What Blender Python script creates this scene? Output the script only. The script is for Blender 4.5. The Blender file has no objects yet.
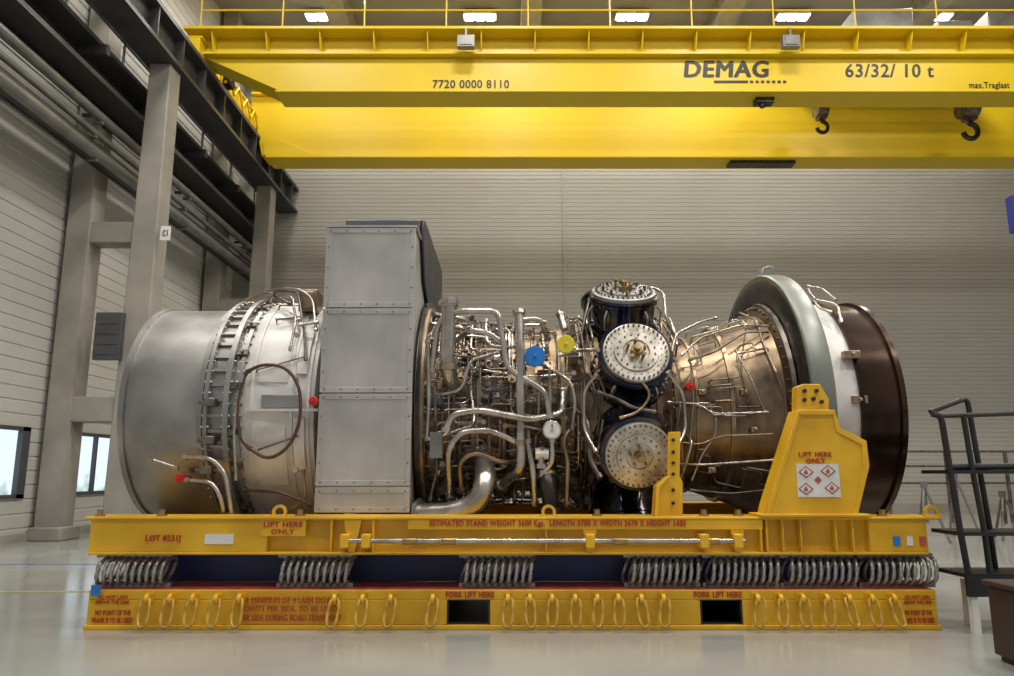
import bpy, bmesh, math, random
from mathutils import Vector, Matrix
R=random.Random(11)
TH=math.radians(10.26); F=740.0; CAM=Vector((0,-5.18,1.03))
sc=bpy.context.scene
COL=sc.collection
LS=.47
# survey helper: photo measurement -> metres on the vertical plane at depth Y
def P(px,py,Y):
    u=(px-507)/F; v=(338-py)/F
    ry=math.cos(TH)-v*math.sin(TH); rz=math.sin(TH)+v*math.cos(TH)
    t=(Y-CAM.y)/ry
    return Vector((u*t,Y,CAM.z+rz*t))
# ---------------- materials ----------------
def mat(name,c1,c2=None,rough=.5,metal=0.,scale=3.,detail=6,lo=.35,hi=.65,bump=0.,bscale=40.,stretch=(1,1,1),emit=None,es=0,rvar=.1):
    m=bpy.data.materials.new(name); m.use_nodes=True
    nt=m.node_tree; b=nt.nodes['Principled BSDF']
    b.inputs['Roughness'].default_value=rough; b.inputs['Metallic'].default_value=metal
    if c2 is None: c2=tuple(x*.82 for x in c1)
    tc=nt.nodes.new('ShaderNodeTexCoord'); mp=nt.nodes.new('ShaderNodeMapping')
    mp.inputs['Scale'].default_value=stretch
    nt.links.new(tc.outputs['Object'],mp.inputs[0])
    n=nt.nodes.new('ShaderNodeTexNoise'); n.inputs['Scale'].default_value=scale; n.inputs['Detail'].default_value=detail
    nt.links.new(mp.outputs[0],n.inputs['Vector'])
    r=nt.nodes.new('ShaderNodeValToRGB'); r.color_ramp.elements[0].position=lo; r.color_ramp.elements[1].position=hi
    r.color_ramp.elements[0].color=(*c2,1); r.color_ramp.elements[1].color=(*c1,1)
    nt.links.new(n.outputs[0],r.inputs[0]); nt.links.new(r.outputs[0],b.inputs['Base Color'])
    mr=nt.nodes.new('ShaderNodeMapRange'); mr.inputs[3].default_value=max(.03,rough-rvar); mr.inputs[4].default_value=min(1,rough+rvar)
    nt.links.new(n.outputs[0],mr.inputs[0]); nt.links.new(mr.outputs[0],b.inputs['Roughness'])
    if bump>0:
        n2=nt.nodes.new('ShaderNodeTexNoise'); n2.inputs['Scale'].default_value=bscale
        nt.links.new(mp.outputs[0],n2.inputs['Vector'])
        bp=nt.nodes.new('ShaderNodeBump'); bp.inputs['Strength'].default_value=bump; bp.inputs['Distance'].default_value=.01
        nt.links.new(n2.outputs[0],bp.inputs['Height']); nt.links.new(bp.outputs[0],b.inputs['Normal'])
    if emit:
        b.inputs['Emission Color'].default_value=(*emit,1); b.inputs['Emission Strength'].default_value=es
    return m
M={}
M['yellow']=mat('stand_yellow_paint',(.84,.49,.022),(.63,.34,.012),.42,0,2.5,bump=.05)
M['ringyel']=mat('worn_yellow_link',(.74,.48,.08),(.36,.22,.04),.38,.3,14)
M['craneyel']=mat('crane_yellow_paint',(.71,.50,.006),(.65,.45,.006),.42,0,.4)
M['galv']=mat('galvanised_steel',(.44,.43,.42),(.27,.265,.26),.38,.7,2.2,bump=.05,bscale=80)
M['ringmetal']=mat('grey_green_ring_metal',(.30,.315,.285),(.19,.205,.185),.35,.5,1.6)
M['plate']=mat('riveted_plate_metal',(.58,.56,.54),(.34,.33,.32),.42,.35,2.6,detail=10,lo=.3,hi=.72,stretch=(1,1,.6))
M['whitecase']=mat('pale_casing',(.80,.78,.75),(.58,.555,.53),.4,.15,3.5,detail=9)
M['steel']=mat('stainless_pipe',(.62,.58,.53),(.36,.33,.29),.28,.85,5)
M['tan']=mat('tan_heated_steel',(.44,.33,.22),(.22,.155,.10),.33,.8,6)
M['bronze']=mat('bronze_heated_casing',(.35,.25,.15),(.08,.055,.038),.32,.75,4,detail=10,lo=.32,hi=.68,stretch=(1.4,1,1))
M['core']=mat('bronze_core_casing',(.48,.36,.22),(.19,.13,.08),.4,.6,4,detail=9)
M['heat']=mat('dark_heat_brown',(.075,.042,.027),(.03,.018,.013),.24,.8,2)
M['dark']=mat('dark_steel',(.08,.072,.067),(.03,.027,.028),.3,.8,6)
M['candark']=mat('blued_bronze_steel',(.19,.145,.11),(.035,.042,.075),.16,.9,3.2,lo=.45,hi=.7,rvar=.06)
M['darkpart']=mat('grimy_steel',(.24,.21,.18),(.08,.07,.06),.36,.8,8)
M['black']=mat('black_paint',(.02,.02,.022),(.012,.012,.014),.45)
M['cream']=mat('worn_silver_cover',(.76,.71,.64),(.42,.38,.32),.3,.6,9)
M['gold']=mat('gold_fitting',(.46,.33,.15),(.24,.17,.08),.3,.8,12)
M['red']=mat('red_plastic',(.6,.02,.015),None,.4)
M['redpaint']=mat('worn_red_paint',(.55,.11,.07),(.33,.07,.05),.5,0,6)
M['ink']=mat('red_lettering_ink',(.52,.05,.02),None,.5)
M['inkblack']=mat('black_lettering_ink',(.015,.015,.02),None,.5)
M['white']=mat('white_plastic',(.8,.8,.78),None,.4)
M['blue']=mat('blue_plug',(.02,.2,.65),None,.4)
M['navy']=mat('navy_beam',(.025,.04,.17),(.015,.024,.10),.4)
M['tarp']=mat('navy_tarp',(.014,.018,.04),(.008,.01,.022),.4,0,4,bump=.3,bscale=6)
M['copper']=mat('brown_hose',(.12,.06,.045),(.07,.035,.03),.4,.1,10)
M['rope']=mat('wire_rope',(.50,.49,.47),(.26,.25,.24),.4,.65,60)
M['yplug']=mat('yellow_plug',(.75,.6,.03),None,.4)
M['concrete']=mat('concrete',(.35,.325,.28),(.25,.235,.205),.8,0,1.5,bump=.15,bscale=30)
M['wall']=mat('pale_siding',(.52,.505,.47),(.46,.45,.42),.55,0,.3)
M['wallback']=mat('back_siding',(.40,.385,.345),(.35,.335,.30),.55,0,.25)
M['floor']=mat('sealed_concrete_floor',(.36,.362,.334),(.285,.29,.27),.16,0,.7,bump=.02,bscale=3,rvar=.07)
M['ceil']=mat('roof_deck',(.33,.31,.28),(.27,.26,.24),.7,0,.5)
M['roofsteel']=mat('roof_beam_steel',(.08,.075,.065),None,.6)
M['concpale']=mat('pale_concrete_beam',(.4,.38,.32),None,.8)
M['runway']=mat('runway_dark_steel',(.07,.07,.07),(.045,.045,.045),.45,.2)
M['duct']=mat('grey_duct',(.25,.25,.24),(.17,.17,.165),.4,.5)
M['lamp']=mat('lamp_glow',(1,1,1),None,.5,emit=(1,.95,.85),es=16)
M['winframe']=mat('window_frame_grey',(.07,.07,.075),None,.5)
M['crate']=mat('brown_crate',(.05,.028,.025),(.03,.017,.015),.5)
M['line']=mat('floor_line_yellow',(.5,.43,.12),None,.5)
M['lineblue']=mat('floor_line_blue',(.12,.2,.4),None,.5)
M['bluepaint']=mat('blue_paint',(.03,.04,.3),None,.4)
def panes():
    m=bpy.data.materials.new('glowing_window_glass'); m.use_nodes=True; nt=m.node_tree; b=nt.nodes['Principled BSDF']
    tc=nt.nodes.new('ShaderNodeTexCoord'); n=nt.nodes.new('ShaderNodeTexNoise'); n.inputs['Scale'].default_value=4; n.inputs['Detail'].default_value=8
    sx=nt.nodes.new('ShaderNodeSeparateXYZ'); ad=nt.nodes.new('ShaderNodeMath'); ad.operation='MULTIPLY_ADD'; ad.inputs[1].default_value=.9
    r=nt.nodes.new('ShaderNodeValToRGB'); e=r.color_ramp.elements; e[0].position=.28; e[0].color=(.10,.17,.08,1); e[1].position=.72; e[1].color=(.75,.88,1,1)
    x=r.color_ramp.elements.new(.5); x.color=(.36,.46,.40,1)
    nt.links.new(tc.outputs['Object'],n.inputs[0]); nt.links.new(tc.outputs['Object'],sx.inputs[0])
    nt.links.new(sx.outputs[2],ad.inputs[0]); nt.links.new(n.outputs[0],ad.inputs[2]); nt.links.new(ad.outputs[0],r.inputs[0])
    nt.links.new(r.outputs[0],b.inputs['Emission Color']); b.inputs['Emission Strength'].default_value=1.1  # panes glow themselves: daylight and outdoor view are put into the emission
    b.inputs['Base Color'].default_value=(.1,.12,.13,1); b.inputs['Roughness'].default_value=.1
    return m
M['glass']=panes()
# ---------------- mesh builder ----------------
AX=(Vector((1,0,0)),Vector((0,-1,0)),Vector((0,0,1)))
def frame(d):
    d=d.normalized(); u=Vector((0,0,1)) if abs(d.z)<.9 else Vector((0,1,0))
    e1=d.cross(u).normalized(); return d,e1,d.cross(e1).normalized()
WL={}
class MB:
    def __init__(s): s.bm=bmesh.new()
    def face(s,vs,mi=0):
        try: f=s.bm.faces.new(vs); f.material_index=mi; f.smooth=True
        except ValueError: pass
    def box(s,x0,x1,y0,y1,z0,z1,mi=0,mtx=None):
        vs=[]
        for x in (x0,x1):
            for y in (y0,y1):
                for z in (z0,z1):
                    p=Vector((x,y,z)); p=mtx@p if mtx else p
                    vs.append(s.bm.verts.new(p))
        for q in ((0,1,3,2),(4,6,7,5),(0,4,5,1),(2,3,7,6),(0,2,6,4),(1,5,7,3)): s.face([vs[i] for i in q],mi)
        return s
    def prism(s,pts,y0,y1,mi=0):
        a=[s.bm.verts.new((p[0],y0,p[1])) for p in pts]; b=[s.bm.verts.new((p[0],y1,p[1])) for p in pts]
        s.face(a,mi); s.face(b[::-1],mi)
        for i in range(len(pts)):
            j=(i+1)%len(pts); s.face([a[i],b[i],b[j],a[j]],mi)
        return s
    def prismx(s,pts,x0,x1,mi=0):   # pts in (y,z)
        a=[s.bm.verts.new((x0,p[0],p[1])) for p in pts]; b=[s.bm.verts.new((x1,p[0],p[1])) for p in pts]
        s.face(a,mi); s.face(b[::-1],mi)
        for i in range(len(pts)):
            j=(i+1)%len(pts); s.face([a[i],b[i],b[j],a[j]],mi)
        return s
    def lathe(s,prof,o,fr,seg=48,a0=0,a1=360,mi=0):
        d,e1,e2=fr; full=abs(a1-a0)>=360; n=seg if full else seg+1
        rings=[]
        for t,r in prof:
            if r<=1e-6: rings.append([s.bm.verts.new(o+d*t)])
            else: rings.append([s.bm.verts.new(o+d*t+(e1*math.cos(math.radians(a0+(a1-a0)*k/seg))+e2*math.sin(math.radians(a0+(a1-a0)*k/seg)))*r) for k in range(n)])
        for A,B in zip(rings,rings[1:]):
            for k in range(seg):
                j=(k+1)%n
                if len(A)==1 and len(B)==1: continue
                if len(A)==1: s.face([A[0],B[k],B[j]],mi)
                elif len(B)==1: s.face([A[k],A[j],B[0]],mi)
                else: s.face([A[k],A[j],B[j],B[k]],mi)
        if not full:
            for k in (0,n-1):
                vs=[r[k] for r in rings if len(r)>1]
                if len(vs)>2: s.face(vs,mi)
        return s
    def cyl(s,a,b,r,seg=16,r2=None,mi=0):
        a=Vector(a); b=Vector(b); L=(b-a).length
        r2=r if r2 is None else r2
        return s.lathe([(0,0),(0,r),(L,r2),(L,0)],a,frame(b-a),seg,mi=mi)
    def tube(s,pts,r,seg=10,fil=.06,closed=False,mi=0,raw=False,lobes=0,twist=0.):
        pts=[Vector(p) for p in pts]; q=[]
        n=len(pts)
        for i,p in enumerate(pts):
            if raw or (not closed and i in (0,n-1)): q.append(p); continue
            a=pts[i-1]; b=pts[(i+1)%n]; da=a-p; db=b-p
            if da.length<1e-5 or db.length<1e-5: continue
            fa=min(fil,da.length*.48); fb=min(fil,db.length*.48)
            A=p+da.normalized()*fa; Bb=p+db.normalized()*fb
            for k in range(5):
                t=k/4; q.append(A*(1-t)**2+p*2*t*(1-t)+Bb*t*t)
        qq=[q[0]]
        for p in q[1:]:
            if (p-qq[-1]).length>1e-4: qq.append(p)
        q=qq; m=len(q)
        if m<2: return s
        rings=[]; e=None
        for i,p in enumerate(q):
            if closed: t=(q[(i+1)%m]-q[i-1])
            else: t=(q[min(i+1,m-1)]-q[max(i-1,0)])
            t.normalize()
            if e is None: _,e,_=frame(t)
            e=(e-t*e.dot(t))
            if e.length<1e-4: _,e,_=frame(t)
            e.normalize(); f=t.cross(e)
            ring=[]
            for k in range(seg):
                ph=2*math.pi*k/seg; rr_=r*(1+.22*math.cos(lobes*(ph-twist*i))) if lobes else r
                ring.append(s.bm.verts.new(p+(e*math.cos(ph)+f*math.sin(ph))*rr_))
            rings.append(ring)
        rr=list(zip(rings,rings[1:]))
        if closed: rr.append((rings[-1],rings[0]))
        for A,B in rr:
            for k in range(seg):
                j=(k+1)%seg; s.face([A[k],A[j],B[j],B[k]],mi)
        if not closed: s.face(rings[0][::-1],mi); s.face(rings[-1],mi)
        return s
    def obj(s,name,mats,parent=None,label=None,cat=None,bevel=0,kind=None,group=None,ang=32):
        me=bpy.data.meshes.new(name)
        bmesh.ops.recalc_face_normals(s.bm,faces=s.bm.faces)
        s.bm.to_mesh(me); s.bm.free()
        return mkobj(me,name,mats,parent,label,cat,bevel,kind,group,ang)
def mkobj(me,name,mats,parent=None,label=None,cat=None,bevel=0,kind=None,group=None,ang=32):
    if isinstance(mats,str): mats=[mats]
    for m in mats: me.materials.append(M[m])
    co=[v.co for v in me.vertices]
    c=Vector([(min(v[i] for v in co)+max(v[i] for v in co))/2 for i in range(3)])
    if parent is None: c.z=min(v[2] for v in co)
    me.transform(Matrix.Translation(-c))
    try: me.set_sharp_from_angle(angle=math.radians(ang))
    except Exception: pass
    o=bpy.data.objects.new(name,me); COL.objects.link(o); o.location=c
    WL[o.name]=c.copy()
    if parent:
        o.parent=parent; o.matrix_parent_inverse=Matrix.Translation(-WL[parent.name])
    tag(o,label,cat,kind,group)
    if bevel:
        b=o.modifiers.new('bevel','BEVEL'); b.width=bevel; b.segments=2; b.limit_method='ANGLE'; b.angle_limit=math.radians(50)
    return o
def tag(o,label=None,cat=None,kind=None,group=None):
    if label: o['label']=label
    if cat: o['category']=cat
    if kind: o['kind']=kind
    if group: o['group']=group
def empty(name,loc,label=None,cat=None,parent=None,group=None):
    o=bpy.data.objects.new(name,None); COL.objects.link(o); o.location=loc; o.empty_display_size=.1; WL[o.name]=Vector(loc)
    if parent: o.parent=parent; o.matrix_parent_inverse=Matrix.Translation(-WL[parent.name])
    tag(o,label,cat,None,group); return o
def dup(o,off,parent=None):
    n=o.copy(); COL.objects.link(n); n.location=o.location+Vector(off); WL[n.name]=n.location.copy()
    if parent: n.parent=parent; n.matrix_parent_inverse=Matrix.Translation(-WL[parent.name])
    return n
def each(items,fn,name,m,parent,bevel=0):
    for it in items:
        b=MB(); fn(b,it); b.obj(name,m,parent,bevel=bevel)
def text(s,c,w,h,m,parent,slant=0,bold=0,name='lettering',thick=0):
    cu=bpy.data.curves.new(name,'FONT'); cu.body=s; cu.extrude=.002; cu.offset=bold; cu.shear=slant; cu.align_x='CENTER'
    cu.space_line=1.0; cu.resolution_u=3
    if thick: cu.space_character=1.08
    t=bpy.data.objects.new('tmp',cu); COL.objects.link(t)
    bpy.context.view_layer.update()
    me=bpy.data.meshes.new_from_object(t.evaluated_get(bpy.context.evaluated_depsgraph_get()))
    bpy.data.objects.remove(t)
    me.materials.clear()
    xs=[v.co.x for v in me.vertices]; ys=[v.co.y for v in me.vertices]
    x0,x1,y0,y1=min(xs),max(xs),min(ys),max(ys)
    for v in me.vertices:
        x=(v.co.x-(x0+x1)/2)/(x1-x0)*w; y=(v.co.y-(y0+y1)/2)/(y1-y0)*h
        v.co=Vector((c[0]+x,c[1]-v.co.z,c[2]+y))
    if thick:
        bm=bmesh.new()
        for k,(dx,dz) in enumerate(((0,0),(thick,0),(-thick,0),(0,thick*.5),(0,-thick*.5))):
            n0=len(bm.verts); bm.from_mesh(me); bm.verts.ensure_lookup_table()
            for v in bm.verts[n0:]: v.co+=Vector((dx,-.0006*k,dz))
        bm.to_mesh(me); bm.free()
    return mkobj(me,name,m,parent)
def textpx(s,x0,x1,y0,y1,Y,m,parent,**k):
    a=P(x0,y0,Y); b=P(x1,y1,Y)
    return text(s,((a.x+b.x)/2,Y,(a.z+b.z)/2),abs(b.x-a.x),abs(a.z-b.z),m,parent,**k)

# ---------------- room ----------------
XL=-7.3; XR=15.0; YB=13.9; YF=-9.0; ZC=12.6
def siding(b,x0,y0,x1,y1,z0,z1,nrm,pitch,dep):
    n=max(1,round((z1-z0)/pitch)); ph=(z1-z0)/n; pr=[]
    for i in range(n):
        z=z0+i*ph; pr+= [(z,0),(z+ph*.82,0),(z+ph*.87,-dep),(z+ph*.95,-dep)]
    pr.append((z1,0))
    A=[b.bm.verts.new((x0+nrm[0]*p[1],y0+nrm[1]*p[1],p[0])) for p in pr]
    B=[b.bm.verts.new((x1+nrm[0]*p[1],y1+nrm[1]*p[1],p[0])) for p in pr]
    for i in range(len(pr)-1): b.face([A[i],B[i],B[i+1],A[i+1]])
MB().box(XL-.3,XR+.3,YF,YB+.3,-.2,0).obj('floor','floor',kind='structure')
b=MB(); siding(b,XL,YB,XR,YB,0,ZC,(0,-1,0),.112,.009); b.box(XL-.3,XR+.3,YB+.05,YB+.3,0,ZC); b.obj('wall_back','wallback',kind='structure')
WT=1.70
W1=(3.4,6.2); W2=(7.35,8.85); W3=(9.6,11.4)
b=MB()
def wl(y0,y1,z0,z1):
    siding(b,XL,y0,XL,y1,z0,z1,(1,0,0),.2,.014); b.box(XL-.3,XL-.05,y0,y1,z0,z1)
wl(YF,YB,WT,ZC); wl(YF,YB,0,.64)
wl(YF,W1[0],.64,WT); wl(W1[1],W2[0],.64,WT); wl(W2[1],W3[0],.64,WT); wl(W3[1],YB,.64,WT)
b.obj('wall_left','wall',kind='structure')
b=MB(); siding(b,XR,YF,XR,YB,0,ZC,(-1,0,0),.2,.014); b.box(XR+.05,XR+.3,YF,YB,0,ZC); b.obj('wall_right','wall',kind='structure')
MB().box(XL-.3,XR+.3,YF,YB+.3,ZC,ZC+.2).obj('ceiling','ceil',kind='structure')
for i,(y0,y1) in enumerate((W1,W2,W3)):
    b=MB(); f=.06
    z0=.64; z1=WT
    b.box(XL-.12,XL+.03,y0,y1,z0,z0+f); b.box(XL-.12,XL+.03,y0,y1,z1-f,z1)
    b.box(XL-.12,XL+.03,y0,y0+f,z0,z1); b.box(XL-.12,XL+.03,y1-f*3,y1,z0,z1)
    y=(y0+y1)/2; b.box(XL-.12,XL+.02,y-f*.4,y+f*.4,z0,z1)
    b.box(XL-.06,XL-.05,y0+.02,y1-.02,z0+.02,z1-.02,1)
    b.obj('window_%d'%(i+1),['winframe','glass'],kind='structure')
MB().box(XL+.01,XL+.06,YF,YB,0,.12).obj('baseboard_left','concrete',kind='structure')
MB().box(XL,XR,YB-.06,YB-.01,0,.25).obj('baseboard_back','concrete',kind='structure')
x=P(565,300,YB).x; MB().box(x-.03,x+.03,YB-.03,YB-.005,0,ZC).obj('trim_1','wallback',kind='structure')
MB().box(XL+.3,-3.2,1.55,1.61,0,.003).obj('floor_marking','line',label='yellow painted line across the grey floor',cat='floor marking')
MB().box(XL+.3,-3.2,3.5,3.55,0,.003).obj('floor_marking','lineblue',label='thin blue painted line across the grey floor',cat='floor marking')
for k,Y in enumerate((6.62,12.1)):
    b=MB()
    b.prism([(-6.2,0),(-5.72,0),(-5.74,7.9),(-6.1,7.9)],Y-.2,Y+.2)
    b.box(-7.22,-6.83,Y-.2,Y+.2,0,ZC)
    for z0,z1 in ((4.72,5.08),(1.8,2.2)): b.box(-6.85,-6.09,Y-.17,Y+.17,z0,z1)
    b.box(-7.25,-6.75,Y-.28,Y+.28,0,.2)
    b.obj('concrete_column','concrete',label='tall pale concrete twin-leg column beside the sided wall',cat='column',bevel=.02,group='concrete columns')
b=MB(); b.box(-6.2,-5.65,YF,YB-.02,8.52,8.6); b.box(-6.2,-5.65,YF,YB-.02,7.9,7.97); b.box(-5.95,-5.85,YF,YB-.02,7.95,8.55)
for i in range(24):
    y=YF+.5+i*.95; b.box(-6.18,-5.67,y,y+.03,7.95,8.54)
b.box(-5.93,-5.87,YF,YB-.1,8.6,8.66)
b.obj('crane_runway_beam','runway',label='dark steel crane runway girder on concrete columns',cat='steel beam')
b=MB(); b.box(-6.75,-6.3,YF,YB-.02,7.55,7.62); b.box(-6.75,-6.7,YF,YB-.02,7.1,7.6); b.box(-6.75,-6.45,YF,YB-.02,7.05,7.12)
for i in range(12):
    y=YF+1+i*1.9; b.box(-6.82,-6.2,y,y+.1,7.4,7.56)
b.obj('service_walkway','runway',label='dark steel service walkway along the wall',cat='walkway')
b=MB()
for i in range(14):
    y=YF+.6+i*1.6; b.cyl((-6.32,y,7.62),(-6.32,y,8.4),.025,6)
b.cyl((-6.32,YF,8.4),(-6.32,YB-.1,8.4),.03,8); b.cyl((-6.32,YF,8.0),(-6.32,YB-.1,8.0),.02,8)
b.obj('walkway_handrail','duct',label='thin grey handrail beside the service walkway',cat='handrail')
for (x,z,r,m) in ((-6.45,5.95,.09,'duct'),(-6.5,6.3,.05,'duct'),(-6.42,6.55,.07,'duct'),(-6.6,6.66,.05,'runway'),(-6.6,9.3,.14,'duct')):
    b=MB(); b.cyl((x,YF,z),(x,YB-.05,z),r,14)
    for i in range(7): b.box(x-.12,x+.03,YF+1.5+i*3.3,YF+1.56+i*3.3,z-r-.04,z-r)
    b.obj('wall_pipe',m,label='long grey service pipe along the sided wall' if m=='duct' else 'long dark service pipe along the sided wall',cat='pipe')
b=MB(); b.box(-6.82,-6.55,YF,YB-.05,6.0,6.06); b.box(-6.6,-6.55,YF,YB-.05,5.98,6.2); b.box(-6.82,-6.78,YF,YB-.05,5.98,6.2)
b.obj('cable_tray','runway',label='dark steel cable tray fixed along the wall',cat='cable tray')
b=MB(); b.box(-6.8,-6.25,YF,YB-.05,6.95,7.03); b.box(-6.8,-6.75,YF,YB-.05,6.76,6.97)
b.obj('steel_bracing','runway',label='dark angle steel brace running along the wall',cat='steel beam')
b=MB(); a=P(98,313,6.35); c=P(120,360,6.35); b.box(a.x,c.x,6.3,6.41,c.z,a.z)
for i in range(4):
    z=c.z+.08+i*(a.z-c.z-.1)/4; b.box(a.x+.04,c.x-.04,6.29,6.3,z,z+.015)
b.obj('wall_unit','winframe',label='dark metal cabinet unit fixed to the concrete column',cat='cabinet',bevel=.01)
a=P(161,226,6.38); c=P(169,240,6.38); SG=MB().box(a.x,c.x,6.38,6.419,c.z,a.z).obj('column_sign','white',label='small white plate with dark characters on the concrete column',cat='sign')
textpx('C1',163,167.5,230,236,6.375,'inkblack',SG,thick=.002)
for i,x in enumerate((-4.2,.6,5.5,10.4)):
    MB().box(x-.25,x+.25,YF,YB-.02,ZC-.5,ZC-.001).obj('trim_%d'%(i+10),'concpale',kind='structure')
for i,y in enumerate((5.5,9.0,12.9)):
    b=MB(); b.box(XL+.05,XR-.05,y-.12,y+.12,ZC-.62,ZC-.58); b.box(XL+.05,XR-.05,y-.02,y+.02,ZC-.6,ZC-.25); b.box(XL+.05,XR-.05,y-.12,y+.12,ZC-.28,ZC-.24)
    b.obj('trim_%d'%(i+20),'roofsteel',kind='structure')
def highbay(x,y,z,power):
    e=empty('high_bay_lamp',(x,y,z),'white rectangular high bay lamp hanging under the roof','lamp',group='high bay lamps')
    MB().box(x-.42,x+.42,y-.16,y+.16,z+.03,z+.12).obj('lamp_housing','white',e)
    b=MB()
    for k in range(3): b.box(x-.38+k*.27,x-.16+k*.27,y-.12,y+.12,z+.0,z+.028)
    b.obj('lamp_glass','lamp',e)
    each((-.3,.3),lambda b,dx: b.cyl((x+dx,y,z+.1),(x+dx,y,ZC-.01),.01,6),'hanger','black',e)
    l=bpy.data.lights.new('lamp_light','AREA'); l.shape='RECTANGLE'; l.size=1.2; l.size_y=.6; l.energy=power*LS; l.color=(1,.955,.875)
    lo=bpy.data.objects.new('lamp_light',l); COL.objects.link(lo); lo.location=(x,y,z-.05); lo.parent=e; lo.matrix_parent_inverse=Matrix.Translation(-Vector((x,y,z)))
for px in (322,480,632,793,935):
    q=P(px,18,11.9); highbay(q.x,11.9,q.z,210)
for y,pw in ((9.4,330),(4.2,520),(-1.2,560),(-5.5,430)):  # added lamp rows, out of view overhead, for general fill light
    for x in (-4.6,0.,4.6,9.5): highbay(x,y,11.7,pw*(.85 if x<-4 else 1))

# ---------------- crane ----------------
CR=empty('overhead_crane',(4,9,7.8),'yellow double-girder overhead travelling crane','crane')
b=MB(); Y0=7.82; ZB=8.13
b.prism([(-6.1,9.26),(-6.1,8.95),(-5.6,8.75),(-4.35,ZB+.04),(14.6,ZB+.04),(14.6,9.26)],Y0,Y0+.55)
b.box(-4.4,14.6,Y0-.02,Y0+.6,ZB,ZB+.04); b.box(-6.1,14.6,Y0-.32,Y0+.6,9.25,9.31); b.box(-5.9,14.6,Y0-.14,Y0,8.84,8.89)
x=-5.6
while x<14: b.prismx([(Y0-.02,8.89),(Y0-.12,8.89),(Y0-.28,9.25),(Y0-.02,9.25)],x,x+.025); x+=1.02
b.obj('front_girder','craneyel',CR,bevel=.006)
b=MB(); Y1=10.7; ZR=8.1
b.prism([(-5.95,9.6),(-5.6,ZR+.03),(14.6,ZR+.03),(14.6,9.6)],Y1,Y1+.55)
b.box(-5.5,14.6,Y1-.05,Y1+.6,ZR-.03,ZR+.03); b.box(-5.9,14.6,Y1-.1,Y1+.6,9.6,9.66)
b.prism([(-5.55,ZR+.03),(-4.3,ZR+.03),(-5.2,ZR+.4),(-5.55,ZR+.4)],Y1-.04,Y1-.01)
b.obj('rear_girder','craneyel',CR,bevel=.006)
b=MB(); b.box(-6.08,-5.78,Y0-.3,Y1+.9,8.78,9.08); b.box(-6.12,-5.74,Y0-.3,Y1+.9,9.08,9.12)
for k in range(6): b.box(-6.1,-5.76,Y0+.75+k*.42,Y0+.77+k*.42,8.78,9.08)
b.obj('end_carriage','craneyel',CR,bevel=.01)
for k in range(4):
    y=Y0+.85+k*.5; MB().tube([(-5.72,y,8.8),(-5.72,y+.25,9.1),(-5.72,y+.5,8.8)],.025,6,fil=.01).obj('carriage_lattice','craneyel',CR)
for y in (Y0-.05,Y1+.7):
    MB().cyl((-5.95,y,8.82),(-5.8,y,8.82),.16,20).obj('carriage_wheel','dark',CR)
MB().box(-5.78,-5.62,8.7,8.95,8.78,8.98).obj('travel_motor','dark',CR,bevel=.02)
b=MB(); x=-5.8
while x<14.5: b.cyl((x,Y0-.28,9.3),(x,Y0-.28,10.0),.014,6); x+=1.55
for z in (10.0,9.66): b.cyl((-5.8,Y0-.28,z),(14.5,Y0-.28,z),.015,6)
b.obj('walkway_railing','craneyel',CR)
for px in (466,790):
    q=P(px,42,7.5); MB().box(q.x-.16,q.x+.16,7.42,7.56,q.z-.13,q.z+.1).box(q.x-.12,q.x+.12,7.405,7.42,q.z-.1,q.z+.06).box(q.x-.02,q.x+.02,7.46,7.52,q.z+.1,9.25).obj('work_lamp','duct',CR)
q1=Y0-.006
textpx('DEMAG',684,769,61,77,q1,'inkblack',CR,slant=.12,thick=.018)
b=MB(); a=P(714,80,q1)
c=P(765,82,q1); b.box(a.x,P(748,80,q1).x,q1-.003,q1,c.z-.02,c.z+.03)
for k in range(7):
    x=P(750+k*5.5,80,q1).x; b.box(x,x+.06,q1-.003,q1,c.z-.02,c.z+.03)
b.obj('brand_stripe','inkblack',CR)
textpx('7720 0000 8110',433,509,80,88,q1,'inkblack',CR,thick=.004)
textpx('63/32/ 10 t',845,934,64,77,q1,'inkblack',CR,slant=.1,thick=.006)
textpx('max.Traglast',969,1010,82,90,q1,'inkblack',CR,thick=.002)
b=MB()
b.box(P(815,20,9).x,P(1010,20,9).x,Y0+.7,Y1+.4,9.68,9.8); b.box(P(848,20,9).x,P(905,20,9).x,8.7,10.2,9.8,10.5); b.box(P(925,20,9).x,P(960,20,9).x,8.6,9.6,9.8,10.15); b.box(P(975,20,9).x,P(1005,20,9).x,8.6,9.9,9.8,10.35)
b.obj('trolley','duct',CR,bevel=.02)
def hook(px,py,Yh,sz):
    q=P(px,py,Yh); h=empty('crane_hook',(q.x,Yh,q.z),None,None,parent=CR)
    x,z=q.x,q.z
    b=MB(); b.cyl((x-.13*sz,Yh,z+.36*sz),(x+.13*sz,Yh,z+.36*sz),.2*sz,20); b.box(x-.1*sz,x+.1*sz,Yh-.1,Yh+.1,z+.12*sz,z+.4*sz); b.obj('hook_block','darkpart',h)
    pts=[(x,Yh,z+.22*sz)]+[(x+.13*sz*math.sin(math.radians(a)),Yh,z-.08*sz+.14*sz*math.cos(math.radians(a))) for a in range(0,270,20)]
    MB().tube(pts,.045*sz,10,fil=.02).obj('hook','dark',h)
    each((-.08,.08),lambda b,dx: b.cyl((x+dx*sz,Yh,z+.4*sz),(x+dx*sz,Yh,9.75),.012,6),'hoist_rope','dark',h)
hook(822,124,9.6,.9); hook(970,127,9.4,1.2)
b=MB(); q=P(762,99,8.1); b.box(q.x-.15,q.x+.2,8.0,8.2,ZB-.1,ZB); b.cyl((q.x,8.1,ZB-.1),(q.x,8.1,ZB-.16),.06,8); b.obj('sensor_box','dark',CR)
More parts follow.
